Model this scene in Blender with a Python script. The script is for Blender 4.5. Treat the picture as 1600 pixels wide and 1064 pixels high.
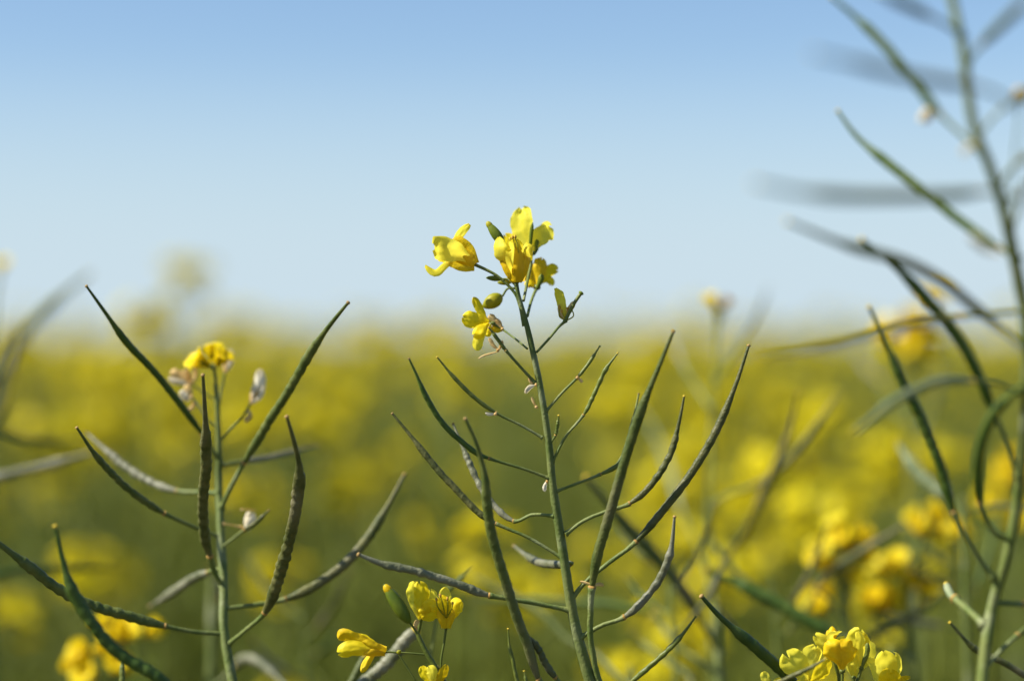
import bpy, math, random
import numpy as np
from mathutils import Vector, Matrix, Quaternion, noise

for o in list(bpy.data.objects): bpy.data.objects.remove(o, do_unlink=True)
sc = bpy.context.scene
COL = sc.collection
R = math.radians

# ------------------------------------------------------------------ camera
FOCAL, FOCUS, EYE, HZ = 70.0, 0.78, 1.25, 528.0
cam_d = bpy.data.cameras.new('camera'); cam = bpy.data.objects.new('camera', cam_d); COL.objects.link(cam)
cam.location = (0, 0, EYE); cam.rotation_euler = (R(90), 0, 0)
cam_d.sensor_width = 36; cam_d.lens = FOCAL
cam_d.shift_y = (HZ - 532) / 1600.0
cam_d.clip_start = .02; cam_d.clip_end = 5000
cam_d.dof.use_dof = True; cam_d.dof.focus_distance = FOCUS; cam_d.dof.aperture_fstop = 2.75
sc.camera = cam
K = FOCAL / 36.0 * 1600.0

# ------------------------------------------------------------------ light
SUN_EL, SUN_AZ = 46.0, -102.0          # azimuth measured from the view direction, negative = left
sd = Vector((math.sin(R(SUN_AZ)) * math.cos(R(SUN_EL)), math.cos(R(SUN_AZ)) * math.cos(R(SUN_EL)), math.sin(R(SUN_EL))))
sl = bpy.data.lights.new('sun', 'SUN'); so = bpy.data.objects.new('sun', sl); COL.objects.link(so)
sl.energy = 5.0; sl.angle = R(.53); sl.color = (1, .96, .88)
so.rotation_euler = (-sd).to_track_quat('-Z', 'Y').to_euler(); so.location = (-3, 0, 6)
w = bpy.data.worlds.new('World'); sc.world = w; w.use_nodes = True
wn = w.node_tree.nodes; bg = wn['Background']
sky = wn.new('ShaderNodeTexSky'); sky.sky_type = 'NISHITA'; sky.sun_disc = False
sky.sun_elevation = R(SUN_EL); sky.sun_rotation = R(SUN_AZ)
sky.altitude = 0; sky.air_density = 1.0; sky.dust_density = .42; sky.ozone_density = 6.0
# haze painted in as a pale colour by elevation: the sky whitens towards the horizon all the way round
wtc = wn.new('ShaderNodeTexCoord'); wsx = wn.new('ShaderNodeSeparateXYZ'); wrp = wn.new('ShaderNodeValToRGB'); wmx = wn.new('ShaderNodeMix'); wmx.data_type = 'RGBA'
wl = w.node_tree.links; wl.new(wtc.outputs['Generated'], wsx.inputs[0]); wl.new(wsx.outputs[2], wrp.inputs[0])
E_ = wrp.color_ramp.elements; E_[0].position = 0; E_[0].color = (.94,)*3+(1,); E_[1].position = .24; E_[1].color = (0, 0, 0, 1)
for p_, v_ in ((.045, .88), (.09, .54), (.14, .14)):
    e_ = E_.new(p_); e_.color = (v_,)*3+(1,)
wl.new(wrp.outputs[0], wmx.inputs[0]); wl.new(sky.outputs[0], wmx.inputs[6]); wmx.inputs[7].default_value = (4.25, 5.25, 5.95, 1)
wl.new(wmx.outputs[2], bg.inputs[0]); bg.inputs[1].default_value = .081
sc.view_settings.view_transform = 'Standard'; sc.view_settings.look = 'None'
sc.view_settings.exposure = 0.8; sc.view_settings.gamma = 1
sc.cycles.max_bounces = 8; sc.cycles.transparent_max_bounces = 8; sc.cycles.sample_clamp_indirect = 6

# ------------------------------------------------------------------ materials
def mat(name, c1, c2, rough=.5, scale=60, trans=0, sheen=0, spec=.5, hue=.0, bump=0, bscale=900, val=.12, c3=None, s3=25):
    m = bpy.data.materials.new(name); m.use_nodes = True
    nt = m.node_tree; N = nt.nodes; L = nt.links
    bs = N['Principled BSDF']; out = N['Material Output']
    tc = N.new('ShaderNodeTexCoord'); nz = N.new('ShaderNodeTexNoise'); nz.inputs['Scale'].default_value = scale
    nz.inputs['Detail'].default_value = 4; L.new(tc.outputs['Object'], nz.inputs['Vector'])
    rp = N.new('ShaderNodeValToRGB'); rp.color_ramp.elements[0].position = .36; rp.color_ramp.elements[1].position = .64
    rp.color_ramp.elements[0].color = (*c1, 1); rp.color_ramp.elements[1].color = (*c2, 1)
    L.new(nz.outputs[0], rp.inputs[0]); col = rp.outputs[0]
    if c3:
        n3 = N.new('ShaderNodeTexNoise'); n3.inputs['Scale'].default_value = s3; n3.inputs['Detail'].default_value = 3
        L.new(tc.outputs['Object'], n3.inputs['Vector'])
        r3 = N.new('ShaderNodeValToRGB'); r3.color_ramp.elements[0].position = .55; r3.color_ramp.elements[1].position = .68
        L.new(n3.outputs[0], r3.inputs[0])
        mx = N.new('ShaderNodeMix'); mx.data_type = 'RGBA'
        L.new(r3.outputs[0], mx.inputs[0]); L.new(col, mx.inputs[6]); mx.inputs[7].default_value = (*c3, 1); col = mx.outputs[2]
    oi = N.new('ShaderNodeObjectInfo'); mr = N.new('ShaderNodeMapRange')
    mr.inputs[3].default_value = 1 - val; mr.inputs[4].default_value = 1 + val
    L.new(oi.outputs['Random'], mr.inputs[0])
    hs = N.new('ShaderNodeHueSaturation'); L.new(mr.outputs[0], hs.inputs['Value']); L.new(col, hs.inputs['Color'])
    L.new(hs.outputs[0], bs.inputs['Base Color'])
    bs.inputs['Roughness'].default_value = rough; bs.inputs['Specular IOR Level'].default_value = spec
    if sheen:
        bs.inputs['Sheen Weight'].default_value = sheen; bs.inputs['Sheen Roughness'].default_value = .4
    if bump:
        nb = N.new('ShaderNodeTexNoise'); nb.inputs['Scale'].default_value = bscale; L.new(tc.outputs['Object'], nb.inputs['Vector'])
        b = N.new('ShaderNodeBump'); b.inputs['Strength'].default_value = bump; b.inputs['Distance'].default_value = .0006
        L.new(nb.outputs[0], b.inputs['Height']); L.new(b.outputs[0], bs.inputs['Normal'])
    if trans:
        tr = N.new('ShaderNodeBsdfTranslucent'); L.new(hs.outputs[0], tr.inputs[0])
        mx = N.new('ShaderNodeMixShader'); mx.inputs[0].default_value = trans
        L.new(bs.outputs[0], mx.inputs[1]); L.new(tr.outputs[0], mx.inputs[2]); L.new(mx.outputs[0], out.inputs[0])
    return m
M = {
 'stem':   mat('stem_green', (.10,.135,.028), (.165,.185,.052), .55, 120, spec=.22, bump=.6, c3=(.24,.26,.12), s3=55),
 'stemD':  mat('upper_stem_green', (.075,.10,.012), (.115,.135,.02), .5, 150, spec=.3),
 'pod':    mat('pod_green', (.065,.088,.014), (.115,.13,.028), .5, 200, spec=.3, bump=.6, c3=(.14,.13,.055)),
 'podD':   mat('pod_deep_green', (.036,.072,.006), (.07,.11,.014), .5, 160, spec=.3, bump=.4, c3=(.08,.11,.02)),
 'podG':   mat('pod_waxy_grey', (.12,.125,.06), (.23,.22,.14), .5, 90, spec=.35, bump=.6, c3=(.06,.07,.022)),
 'podY':   mat('young_pod', (.09,.12,.012), (.15,.17,.02), .5, 220, trans=.1, bump=.4),
 'podB':   mat('pod_olive_brown', (.06,.07,.014), (.12,.115,.032), .5, 220, spec=.3, bump=.7, c3=(.16,.14,.07)),
 'podP':   mat('pod_pale_green', (.17,.21,.09), (.26,.29,.15), .5, 120, spec=.35, trans=.15),
 'recep':  mat('receptacle_tan', (.28,.15,.035), (.42,.25,.06), .6, 700, spec=.2),
 'stigma': mat('stigma', (.45,.33,.03), (.6,.42,.04), .6, 900, spec=.2),
 'stigD':  mat('stigma_dull', (.25,.16,.05), (.35,.23,.08), .7, 900, spec=.2),
 'petal':  mat('petal_yellow', (.86,.66,.006), (.92,.75,.02), .5, 110, trans=.45, spec=.2, bump=.4, bscale=500, val=.05),
 'petalP': mat('petal_pale_yellow', (.92,.79,.05), (.95,.85,.08), .5, 110, trans=.55, spec=.15, bump=.3, bscale=400, val=.05),
 'petalG': mat('petal_golden', (.76,.50,.004), (.84,.60,.01), .5, 110, trans=.35, spec=.25, bump=.5, bscale=500, val=.05),
 'sepal':  mat('sepal_green_yellow', (.26,.28,.015), (.5,.42,.012), .5, 160, trans=.3, spec=.3),
 'bud':    mat('bud_green', (.09,.135,.008), (.15,.19,.012), .5, 180, trans=.1, spec=.3),
 'budY':   mat('bud_yellow_green', (.22,.25,.008), (.42,.36,.012), .5, 180, trans=.25, spec=.3),
 'dry':    mat('withered_petal', (.60,.36,.10), (.78,.58,.26), .7, 300, trans=.35, spec=.2),
 'white':  mat('bleached_petal', (.70,.58,.36), (.84,.76,.56), .6, 300, trans=.4, spec=.3),
 'anther': mat('anther', (.62,.40,.04), (.42,.22,.04), .7, 900, spec=.2),
 'leaf':   mat('leaf_green', (.058,.088,.008), (.105,.14,.014), .5, 30, trans=.2, spec=.25),
 'fstem':  mat('field_stem', (.11,.135,.012), (.19,.21,.026), .5, 30, trans=.12, val=.2, spec=.25),
 'fpetal': mat('field_petal', (.64,.53,.003), (.74,.62,.007), .5, 60, trans=.4, val=.1, spec=.2),
 'soil':   mat('soil', (.05,.042,.014), (.085,.07,.022), .9, 6, bump=.6, bscale=40, val=0),
}

# ------------------------------------------------------------------ mesh helpers
class MB:
    def __init__(s): s.v=[]; s.f=[]; s.m=[]
    def add(s, v, f, mi=0):
        b=len(s.v); s.v+= [tuple(p) for p in v]; s.f+=[tuple(i+b for i in q) for q in f]; s.m+=[mi]*len(f)
def mesh(name, mb, mats, smooth=True):
    me = bpy.data.meshes.new(name); me.from_pydata(mb.v, [], mb.f)
    for m in mats: me.materials.append(M[m])
    me.polygons.foreach_set('material_index', mb.m)
    if smooth: me.polygons.foreach_set('use_smooth', [True]*len(mb.f))
    me.update(); return me
def link(name, me, parent=None, label=None):
    o = bpy.data.objects.new(name, me); COL.objects.link(o)
    if parent:
        o.parent = parent
        p = parent
        while p.parent: p = p.parent
        if me is not None and parent.type == 'EMPTY': o.location = -Vector(p.location)   # meshes hold world coordinates
    if label: o['label'] = label
    return o
def tag(o, label, cat, group=None, kind=None):
    if label: o['label']=label
    if cat: o['category']=cat
    if group: o['group']=group
    if kind: o['kind']=kind
    return o
def P(px, py, z):
    if z < 1.2: z = FOCUS/(1-(1-FOCUS/z)*.87)
    return Vector(((px-800)/K*z, z, EYE+(HZ-py)/K*z))
def cr(pts, n):
    """Catmull-Rom through tuples of any length, n samples, spaced by length."""
    A=[np.array(p,float) for p in pts]
    if len(A)==2: A=[A[0],(A[0]*2+A[1])/3,(A[0]+2*A[1])/3,A[1]]
    A=[2*A[0]-A[1]]+A+[2*A[-1]-A[-2]]
    out=[]
    for i in range(1,len(A)-2):
        p0,p1,p2,p3=A[i-1:i+3]
        for k in range(16):
            t=k/16; out.append(.5*((2*p1)+(p2-p0)*t+(2*p0-5*p1+4*p2-p3)*t*t+(3*p1-p0-3*p2+p3)*t**3))
    out.append(A[-2]); out=np.array(out)
    d=np.r_[0,np.cumsum(np.linalg.norm(np.diff(out[:,:3],axis=0),axis=1))]
    s=np.linspace(0,d[-1],n)
    return np.stack([np.interp(s,d,out[:,k]) for k in range(out.shape[1])],1), d[-1]
def frames(pts):
    T=[]; n=len(pts)
    for i in range(n):
        t=Vector(pts[min(i+1,n-1)][:3])-Vector(pts[max(i-1,0)][:3])
        T.append(t.normalized() if t.length>1e-12 else (T[-1] if T else Vector((0,0,1))))
    u=T[0].cross(Vector((0,1,0)));
    if u.length<.1: u=T[0].cross(Vector((1,0,0)))
    u.normalize(); fr=[]
    for i in range(n):
        if i: u=(u-T[i]*u.dot(T[i])).normalized()
        fr.append((T[i],u,T[i].cross(u)))
    return fr
def sweep(mb, pts, rad, ns=12, mi=0, sq=None, caps=True):
    """tube along pts; rad(i, angle) or list"""
    fr=frames(pts); V=[]; n=len(pts)
    for i in range(n):
        c=Vector(pts[i][:3]); T,u,v=fr[i]
        for k in range(ns):
            a=2*math.pi*k/ns; r=rad(i,a) if callable(rad) else rad[i]
            V.append(c+(u*math.cos(a)+v*math.sin(a))*r)
    F=[(i*ns+k, i*ns+(k+1)%ns, (i+1)*ns+(k+1)%ns, (i+1)*ns+k) for i in range(n-1) for k in range(ns)]
    if caps:
        F.append(tuple(reversed(range(ns)))); F.append(tuple(range((n-1)*ns,n*ns)))
    mb.add(V,F,mi)
def blob(mb, c, r, axis=Vector((0,0,1)), st=1.0, mi=0, nu=10, nv=7):
    q=Vector((0,0,1)).rotation_difference(axis); V=[]
    for j in range(nv+1):
        th=math.pi*j/nv
        for k in range(nu):
            a=2*math.pi*k/nu
            V.append(c+q@Vector((math.sin(th)*math.cos(a)*r, math.sin(th)*math.sin(a)*r, math.cos(th)*r*st)))
    mb.add(V,[(j*nu+k,(j+1)*nu+k,(j+1)*nu+(k+1)%nu,j*nu+(k+1)%nu) for j in range(nv) for k in range(nu)],mi)

# ------------------------------------------------------------------ hand-shaped plants
class Plant:
    """One rape plant: a stem that runs to the soil, siliques, flowers and buds as parts."""
    def __init__(s, label, pts, mat_='stem', ground=True, cat='rapeseed plant', group=None, lean=0):
        # pts: (px, py, depth m, diameter px) from the top down
        s.pts=pts
        W=[(*P(x,y,z), d/2/K*z) for x,y,z,d in pts]
        x,y,z,r=W[-1]
        cv,_=cr(W,110); tail=[]
        if ground:
            dn=Vector(cv[-1][:3])-Vector(cv[-3][:3]); sl=Vector((dn.x,dn.y))/max(1e-6,-dn.z) if dn.z<0 else Vector((0,0))
            if sl.length>.35: sl=sl.normalized()*.35
            x,y,z,r=cv[-1]
            for q in range(1,25):
                h=z*(q/24)**1.5; e=.22*(1-math.exp(-h/.22))
                tail.append((x+sl.x*e+lean*q/24,y+sl.y*e+.03*q/24,z-h-(.01 if q==24 else 0),r*(1+.6*q/24)))
        c=np.concatenate([cv,np.array(tail)]) if tail else cv
        base=Vector((c[-1][0],c[-1][1],0))
        s.root=bpy.data.objects.new('rapeseed_plant',None); COL.objects.link(s.root); s.root.location=base
        s.root.empty_display_size=.02
        tag(s.root,label,cat,group)
        mb=MB(); random.seed(len(label))
        ph=random.random()*9
        def rad(i,a):
            return c[i][3]*(1+.05*math.cos(3*a+ph)+.035*math.cos(7*a+ph*2)+.10*max(0,noise.noise(Vector((i*.8,a*1.5,ph+4)))-.25)+.06*noise.noise(Vector((i*.35,a,ph)))+.05*noise.noise(Vector((i*.09,0,ph))))
        sweep(mb,c,rad,14)
        s.stem=link('stem',mesh('stem',mb,[mat_]),s.root); s.mat=mat_
        s.zs=lambda y: float(np.interp(y,[p[1] for p in pts],[p[2] for p in pts])) if pts[0][1]<pts[-1][1] else pts[0][2]
    def sub(s, name, me, par):
        o=bpy.data.objects.new(name,me); COL.objects.link(o); o.parent=par; return o
    def pod(s, ped, body, w, tip=0, style='pod', bump=.1, stig='stigma', pw=4.5, beak=.2, beakw=.42, mid=None, label=None, z0=None, seed=None):
        """ped: junction..receptacle px; body: receptacle..tip px; w px wide; tip: depth offset of the tip in mm"""
        allp=ped+body[1:]
        z0=s.zs(ped[0][1]) if z0 is None else z0
        L=[0]
        for a,b in zip(allp,allp[1:]): L.append(L[-1]+math.hypot(b[0]-a[0],b[1]-a[1]))
        tz=tip/1000.0
        D=[z0+tz*(l/L[-1]) for l in L]
        pts=[P(x,y,z) for (x,y),z in zip(allp,D)]
        npd=len(ped); k=1/K*z0
        rnd=random.Random(seed if seed is not None else int(body[-1][0]*7+body[-1][1])); ph=rnd.random()*50
        wr=w/2*k*.86
        full,tot=cr([tuple(p) for p in pts],160)
        # locate the receptacle along the curve
        rc=np.array(pts[npd-1]); ir=int(np.argmin(np.linalg.norm(full-rc,axis=1)))
        pc=full[:ir+1]; bc=full[ir:]
        bc,blen=cr([tuple(p) for p in bc[::max(1,len(bc)//14)]]+[tuple(bc[-1])],90)
        nb=max(7,int(blen/.0044)); nn=len(bc)
        def prof(t):
            if t<.10: return .45+.55*(t/.10)**.7
            if t<1-beak-.12: return 1
            if t<1-beak:
                q=(t-(1-beak-.12))/.12; return 1-(1-beakw*1.35)*q*q*(3-2*q)
            q=(t-(1-beak))/beak; return beakw*1.35*(1-q)+beakw*.75*q
        def rad(i,a):
            t=i/(nn-1); b=0
            if .05<t<1-beak-.02:
                e=min(1,(t-.05)/.06,(1-beak-.02-t)/.06)
                b=1.15*bump*e*(math.sin(t*nb*2*math.pi+ph+.35*math.cos(a)+3.5*noise.noise(Vector((t*5,ph,3))))*(.55+.9*noise.noise(Vector((t*11,a*.3,ph))))+1.1*noise.noise(Vector((t*9,ph,math.cos(a)))))
            ridge=.10*math.exp(-((math.sin(a-.9))/.16)**2)
            return wr*prof(t)*(1+b+ridge-.1*abs(math.sin(a)))+wr*.02*noise.noise(Vector((t*60,a*2,ph)))
        mb=MB(); sweep(mb,bc,rad,16)
        body_o=link('pod',mesh('pod',mb,[style]),s.root,label)
        if len(pc)>1:
            pm=MB(); pr=pw/2*k; npc=len(pc)
            pcc,_=cr([tuple(p) for p in pc[::max(1,len(pc)//8)]]+[tuple(pc[-1])],30)
            sweep(pm,pcc,lambda i,a: pr*(1+1.0*math.exp(-i/1.2)+.5*math.exp(-(29-i)/1.5)+.16*noise.noise(Vector((i*.6,a,ph)))),10)
            ax=(Vector(pcc[-1])-Vector(pcc[-4])).normalized()
            blob(pm,Vector(pcc[-1]),pr*1.5,ax,.6,1)
            for q in range(4):
                d=ax.orthogonal().normalized(); d.rotate(Quaternion(ax,q*1.571+ph)); blob(pm,Vector(pcc[-1])+d*pr*1.1-ax*pr*.3,pr*.42,ax,.8,1,6,4)
            s.sub('pedicel',mesh('pedicel',pm,[s.mat if s.mat!='podD' else 'stem','recep']),body_o)
        sm=MB(); ax=(Vector(bc[-1])-Vector(bc[-3])).normalized()
        blob(sm,Vector(bc[-1]),max(wr*beakw*1.15,2.0*k),ax,.7)
        s.sub('stigma',mesh('stigma',sm,[stig]),body_o)
        return body_o
    def petal_mesh(s, pts, w, roll=0, cup=.15, m='petal', notch=.1, claw=.22, curl=0, seed=0, z0=None, nu=13, nv=22, blunt=.55):
        """pts (px,py,dz mm) base->tip; w px widest; roll deg about the axis (0 faces the lens)"""
        z0=s.z_f if z0 is None else z0
        pw=[P(p[0],p[1],z0+(p[2] if len(p)>2 else 0)/1000) for p in pts]
        c,L=cr([tuple(p) for p in pw],nv); wr=w/2/K*z0; V=[]
        for i in range(nv):
            t=i/(nv-1); T=(Vector(c[min(i+1,nv-1)][:3])-Vector(c[max(i-1,0)][:3])).normalized()
            view=Vector((0,1,0)); side=T.cross(view)
            if side.length<1e-4: side=Vector((1,0,0))
            side.normalize(); nrm=side.cross(T).normalized()
            q=Quaternion(T,R(roll)); side=q@side; nrm=q@nrm
            if t<.35: ww=claw+(1-claw)*(t/.35)**1.4*.75
            else:
                x=(t-.35)/.65; ww=(.25*claw+.75)+(1-(.25*claw+.75))*math.sin(min(1,x*2)*math.pi/2)
                if x>blunt: ww*=math.sqrt(max(0.02,1-((x-blunt)/(1.01-blunt))**2))
            eL=noise.noise(Vector((t*7,seed,1.5)))*.16*t; eR=noise.noise(Vector((t*7,seed,7.5)))*.16*t
            for k in range(nu):
                u=k/(nu-1)*2-1
                nz=noise.noise(Vector((u*1.7+seed*3.1,t*3.2,seed)))*.34*t+noise.noise(Vector((u*4+seed,t*8,seed*2)))*.12*t+u*u*t*.3*noise.noise(Vector((t*8,(2 if u>0 else 5),seed)))
                off=wr*(cup*u*u*(1.0)+nz + (curl*max(0,t-.6)**2*5 if curl else 0))
                tn=notch*L*math.exp(-(u/.35)**2)*(max(0,t-.75)/.25)**2
                V.append(Vector(c[i])+side*(u*wr*ww*(1+(eR if u>0 else eL)))+nrm*off-T*tn)
        F=[(i*nu+k,i*nu+k+1,(i+1)*nu+k+1,(i+1)*nu+k) for i in range(nv-1) for k in range(nu-1)]
        mb=MB(); mb.add(V,F); return mesh('petal',mb,[m])
    def flower(s, base, petals, z0=None, ped=None, sepals=(), stamens=(), pistil=None, pedw=4.5, name='flower', label=None, pmat=None, cal=4):
        s.z_f = z0 if z0 is not None else s.zs(base[1])
        r=s.z_f/K; b=P(base[0],base[1],s.z_f)
        mb=MB()
        d=Vector((0,0,1))
        if ped:
            pp=[P(p[0],p[1],s.z_f+(p[2] if len(p)>2 else 0)/1000) for p in ped]
            c,_=cr([tuple(p) for p in pp],24)
            sweep(mb,c,lambda i,a:pedw/2*r*(1+.3*math.exp(-(23-i)/2)+.1*noise.noise(Vector((i*.7,a,base[0])))),10)
        blob(mb,b,cal*r,d,.8)
        f=link(name,mesh(name,mb,[pmat or s.mat]),s.root,label)
        for i,pt in enumerate(petals):
            kw=dict(pt[2]) if len(pt)>2 else {}
            s.sub('petal',s.petal_mesh(pt[0],pt[1],seed=base[0]*.37+i*5.3,**kw),f)
        for i,pt in enumerate(sepals):
            kw=dict(m='sepal',cup=.5,notch=0,claw=.6); kw.update(pt[2] if len(pt)>2 else {})
            s.sub('sepal',s.petal_mesh(pt[0],pt[1],seed=base[0]*.7+i*2.3,nu=7,nv=12,**kw),f)
        for i,st in enumerate(stamens):
            sm=MB(); c,_=cr([tuple(P(p[0],p[1],s.z_f+(p[2] if len(p)>2 else 0)/1000)) for p in st],12)
            sweep(sm,c,[1.0*r]*12,6); blob(sm,Vector(c[-1]),2.2*r,(Vector(c[-1])-Vector(c[-3])).normalized(),1.5,1,7,5)
            s.sub('stamen',mesh('stamen',sm,['sepal','anther']),f)
        if pistil:
            sm=MB(); c,_=cr([tuple(P(p[0],p[1],s.z_f+(p[2] if len(p)>2 else 0)/1000)) for p in pistil[0]],16)
            sweep(sm,c,[pistil[1]/2*r]*16,8); blob(sm,Vector(c[-1]),pistil[1]*.8*r,(Vector(c[-1])-Vector(c[-3])).normalized(),.6,1)
            s.sub('pistil',mesh('pistil',sm,['podY',pistil[2] if len(pistil)>2 else 'stigma']),f)
        return f
    def gflower(s, base, axis, size, z0=None, ped=None, opn=.9, seed=1, m='petal', spin=0, w=1.0, label=None, pedw=4, ns=4):
        """a flower built in 3-D round its own axis; axis = (dx px, dy px up, dz in px) ; size = petal length px"""
        s.z_f = z0 if z0 is not None else s.zs(base[1]); z=s.z_f; r=z/K
        b=P(base[0],base[1],z); ax=Vector((axis[0],axis[2],axis[1])).normalized()
        mb=MB()
        if ped:
            pp=[P(p[0],p[1],z+(p[2] if len(p)>2 else 0)/1000) for p in ped]; c,_=cr([tuple(p) for p in pp],24)
            sweep(mb,c,lambda i,a:pedw/2*r*(1+.3*math.exp(-(23-i)/2)),8)
        blob(mb,b,size*.09*r,ax,.8)
        f=link('flower',mesh('flower',mb,[s.mat]),s.root,label)
        rnd=random.Random(seed); u0=ax.orthogonal().normalized()
        def leafy(a,l,wd,op,mm,nm,tube):
            u=Quaternion(ax,a)@u0; side=ax.cross(u); nv,nu=14,9; V=[]; sdv=rnd.random()*50; cv=rnd.uniform(-.3,.5)
            p=b.copy(); 
            for i in range(nv):
                t=i/(nv-1)
                ang= op*1.35*max(0,(t-tube)/(1-tube))**.6 if t>tube else .12
                d=ax*math.cos(ang)+u*math.sin(ang); p=p+d*(l*r/nv); nrm=u*math.cos(ang)-ax*math.sin(ang)
                ww=.25+.6*(t/.4)**1.3 if t<.4 else .85+.15*math.sin(min(1,(t-.4)/.25)*1.57)
                if t>.72: ww*=math.sqrt(max(.03,1-((t-.72)/.285)**2))
                for k in range(nu):
                    q=k/(nu-1)*2-1
                    nz=noise.noise(Vector((q*1.6+sdv,t*3,sdv)))*.3*t+cv*q*q*.5*t-(1-t)*.3*q*q
                    V.append(p+side*(q*wd/2*r*ww)+nrm*(nz*wd/2*r)-d*(l*r*.09*math.exp(-(q/.3)**2)*(1 if t>.93 else 0)))
            mb=MB(); mb.add(V,[(i*nu+k,i*nu+k+1,(i+1)*nu+k+1,(i+1)*nu+k) for i in range(nv-1) for k in range(nu-1)])
            s.sub(nm,mesh(nm,mb,[mm]),f)
        for i in range(4): leafy(spin+i*1.5708+rnd.uniform(-.2,.2), size*rnd.uniform(.9,1.08), size*.78*w*rnd.uniform(.85,1.1), opn*rnd.uniform(.75,1.15), m,'petal',.38)
        for i in range(4): leafy(spin+.78+i*1.5708, size*.5, size*.24, opn*.35, 'sepal','sepal',.2)
        for i in range(ns):
            a=i*6.283/ns+.4; u=Quaternion(ax,a)@u0; sm=MB()
            c,_=cr([tuple(b+ax*size*r*h+u*size*r*q) for h,q in ((0,.03),(.3,.07),(.6,.13+.03*rnd.random()))],8)
            sweep(sm,c,[.8*r]*8,5); blob(sm,Vector(c[-1]),size*.045*r,ax,1.6,1,6,5); s.sub('stamen',mesh('stamen',sm,['sepal','anther']),f)
        return f
    def bud(s, base, tip, w, m='bud', z0=None, ped=None, tipm=None, pedw=3.5, seam=True):
        z=z0 if z0 is not None else s.zs(base[1]); r=z/K; mb=MB()
        a=P(*base[:2],z); b=P(*tip[:2],z+(tip[2]/1000 if len(tip)>2 else 0)); n=22; ax=(b-a)
        pts=[a+ax*(i/(n-1)) for i in range(n)]
        sweep(mb,pts,lambda i,an: w/2*r*max(.04,math.sin(math.pi*min(1,(i/(n-1))**.85))**.62)*(1-.09*abs(math.cos(2*an))**6),16)
        mats=[m]
        if ped:
            c,_=cr([tuple(P(p[0],p[1],z+(p[2] if len(p)>2 else 0)/1000)) for p in ped],16); sweep(mb,c,[pedw/2*r]*16,8,1); mats=[m,s.mat]
        if tipm:
            blob(mb,b-ax*.16,w*.30*r,ax.normalized(),1.6,len(mats)); mats.append(tipm)
        return link('bud',mesh('bud',mb,mats),s.root)
    def dry(s, items, z0, name='withered_flower', ped=None, pedw=3.5, hair=()):
        """crumpled petals: list of (pts,w,mat)"""
        s.z_f=z0; r=z0/K; mb=MB(); x,y=items[0][0][0][:2]
        if ped:
            c,_=cr([tuple(P(p[0],p[1],z0+(p[2] if len(p)>2 else 0)/1000)) for p in ped],16); sweep(mb,c,[pedw/2*r]*16,8,0)
        blob(mb,P(x,y,z0),2.6*r,Vector((0,0,1)),1,1)
        for h in hair:
            c,_=cr([tuple(P(p[0],p[1],z0)) for p in h],14); sweep(mb,c,[.75*r]*14,6,1); blob(mb,Vector(c[-1]),1.8*r,Vector((0,0,1)),1.2,1,6,5)
        f=link(name,mesh(name,mb,[s.mat,'dry']),s.root)
        for i,(pts,w,m) in enumerate(items):
            s.sub('petal',s.petal_mesh(pts,w,m=m,cup=.7,claw=.4,seed=pts[0][0]*.3+i,roll=25*(i%3)-20),f)
        return f
# ================================================================== the sharp plant in the middle
F = FOCUS
A = Plant('tall sharply focused rape plant in the middle, upright stem topped by open yellow flowers',
  [(806,436,F,6),(810,462,F,7),(822,505,F,8.5),(834,556,F,9.5),(843,600,F,10),(852,655,F,10.5),(858,700,F,11.5),(863,755,F,12.5),(871,810,F,13.5),(879,860,F,14.5),(888,920,F,15.5),(899,980,F,16.5),(912,1030,F,18),(930,1090,F,20)], lean=.02)
A.pod([(848,684),(815,665),(775,645)],[(775,645),(740,620),(708,588),(683,558)],7.5,-6,'podY',.05,pw=4)
A.pod([(858,747),(820,733),(764,716)],[(764,716),(739,704),(696,666),(668,624),(650,584),(639,560)],10,-14,'podD',.06,stig='stigD',pw=4.5,beak=.16)
A.pod([(878,871),(826,840),(775,818)],[(775,818),(747,800),(713,765),(679,728),(641,680),(613,646)],12,8,'podB',.07,stig='stigD',pw=5,beak=.2)
A.pod([(866,806),(832,804),(803,814)],[(803,814),(772,790),(748,755),(726,706),(708,662)],12,22,'podG',.16,stig='stigD',pw=5.5,beak=.2)
A.pod([(932,1100),(890,1090),(842,1062)],[(842,1062),(828,1016),(809,968),(790,908),(772,850),(762,795),(758,745),(745,695),(727,654)],18,-42,'pod',.07,stig='stigD',pw=7,beak=.17,beakw=.36)
A.pod([(869,768),(900,756),(938,741)],[(938,741),(966,725),(980,695),(991,650),(998,615)],9,20,'podY',.08,stig='stigD',pw=4.5,label='slim green pod half hidden behind a thicker one')
A.pod([(936,1070),(923,1000),(923,950),(925,917)],[(925,917),(933,870),(950,812),(966,755),(984,695),(1003,638),(1028,577),(1052,518)],18,-36,'pod',.06,stig='stigD',pw=9,beak=.2,beakw=.4)
A.pod([(890,941),(912,912),(950,880),(993,847)],[(993,847),(1035,798),(1078,742),(1118,675),(1148,605),(1170,540)],15,4,'podB',.07,stig='stigD',pw=7,beak=.2)
A.pod([(884,834),(915,812),(950,798),(983,787)],[(983,787),(1018,757),(1046,712),(1060,664),(1069,619)],12,-4,'podB',.12,stig='stigma',pw=6,beak=.24)
A.pod([(908,995),(940,977),(975,964)],[(975,964),(1005,938),(1032,902),(1048,860),(1054,807)],14,-12,'podG',.1,stig='stigD',pw=7,beak=.22)
A.pod([(890,953),(830,941),(764,930)],[(764,930),(735,920),(690,904),(640,890),(598,881),(560,866)],15,-22,'podG',.12,stig='stigD',pw=7,beak=.14,beakw=.5)
A.pod([(880,878),(893,880)],[(893,880),(868,882),(835,876),(803,853)],16,70,'podG',.06,stig='stigD',pw=5,label='pale grey pod pointing away behind the stem')
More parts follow.
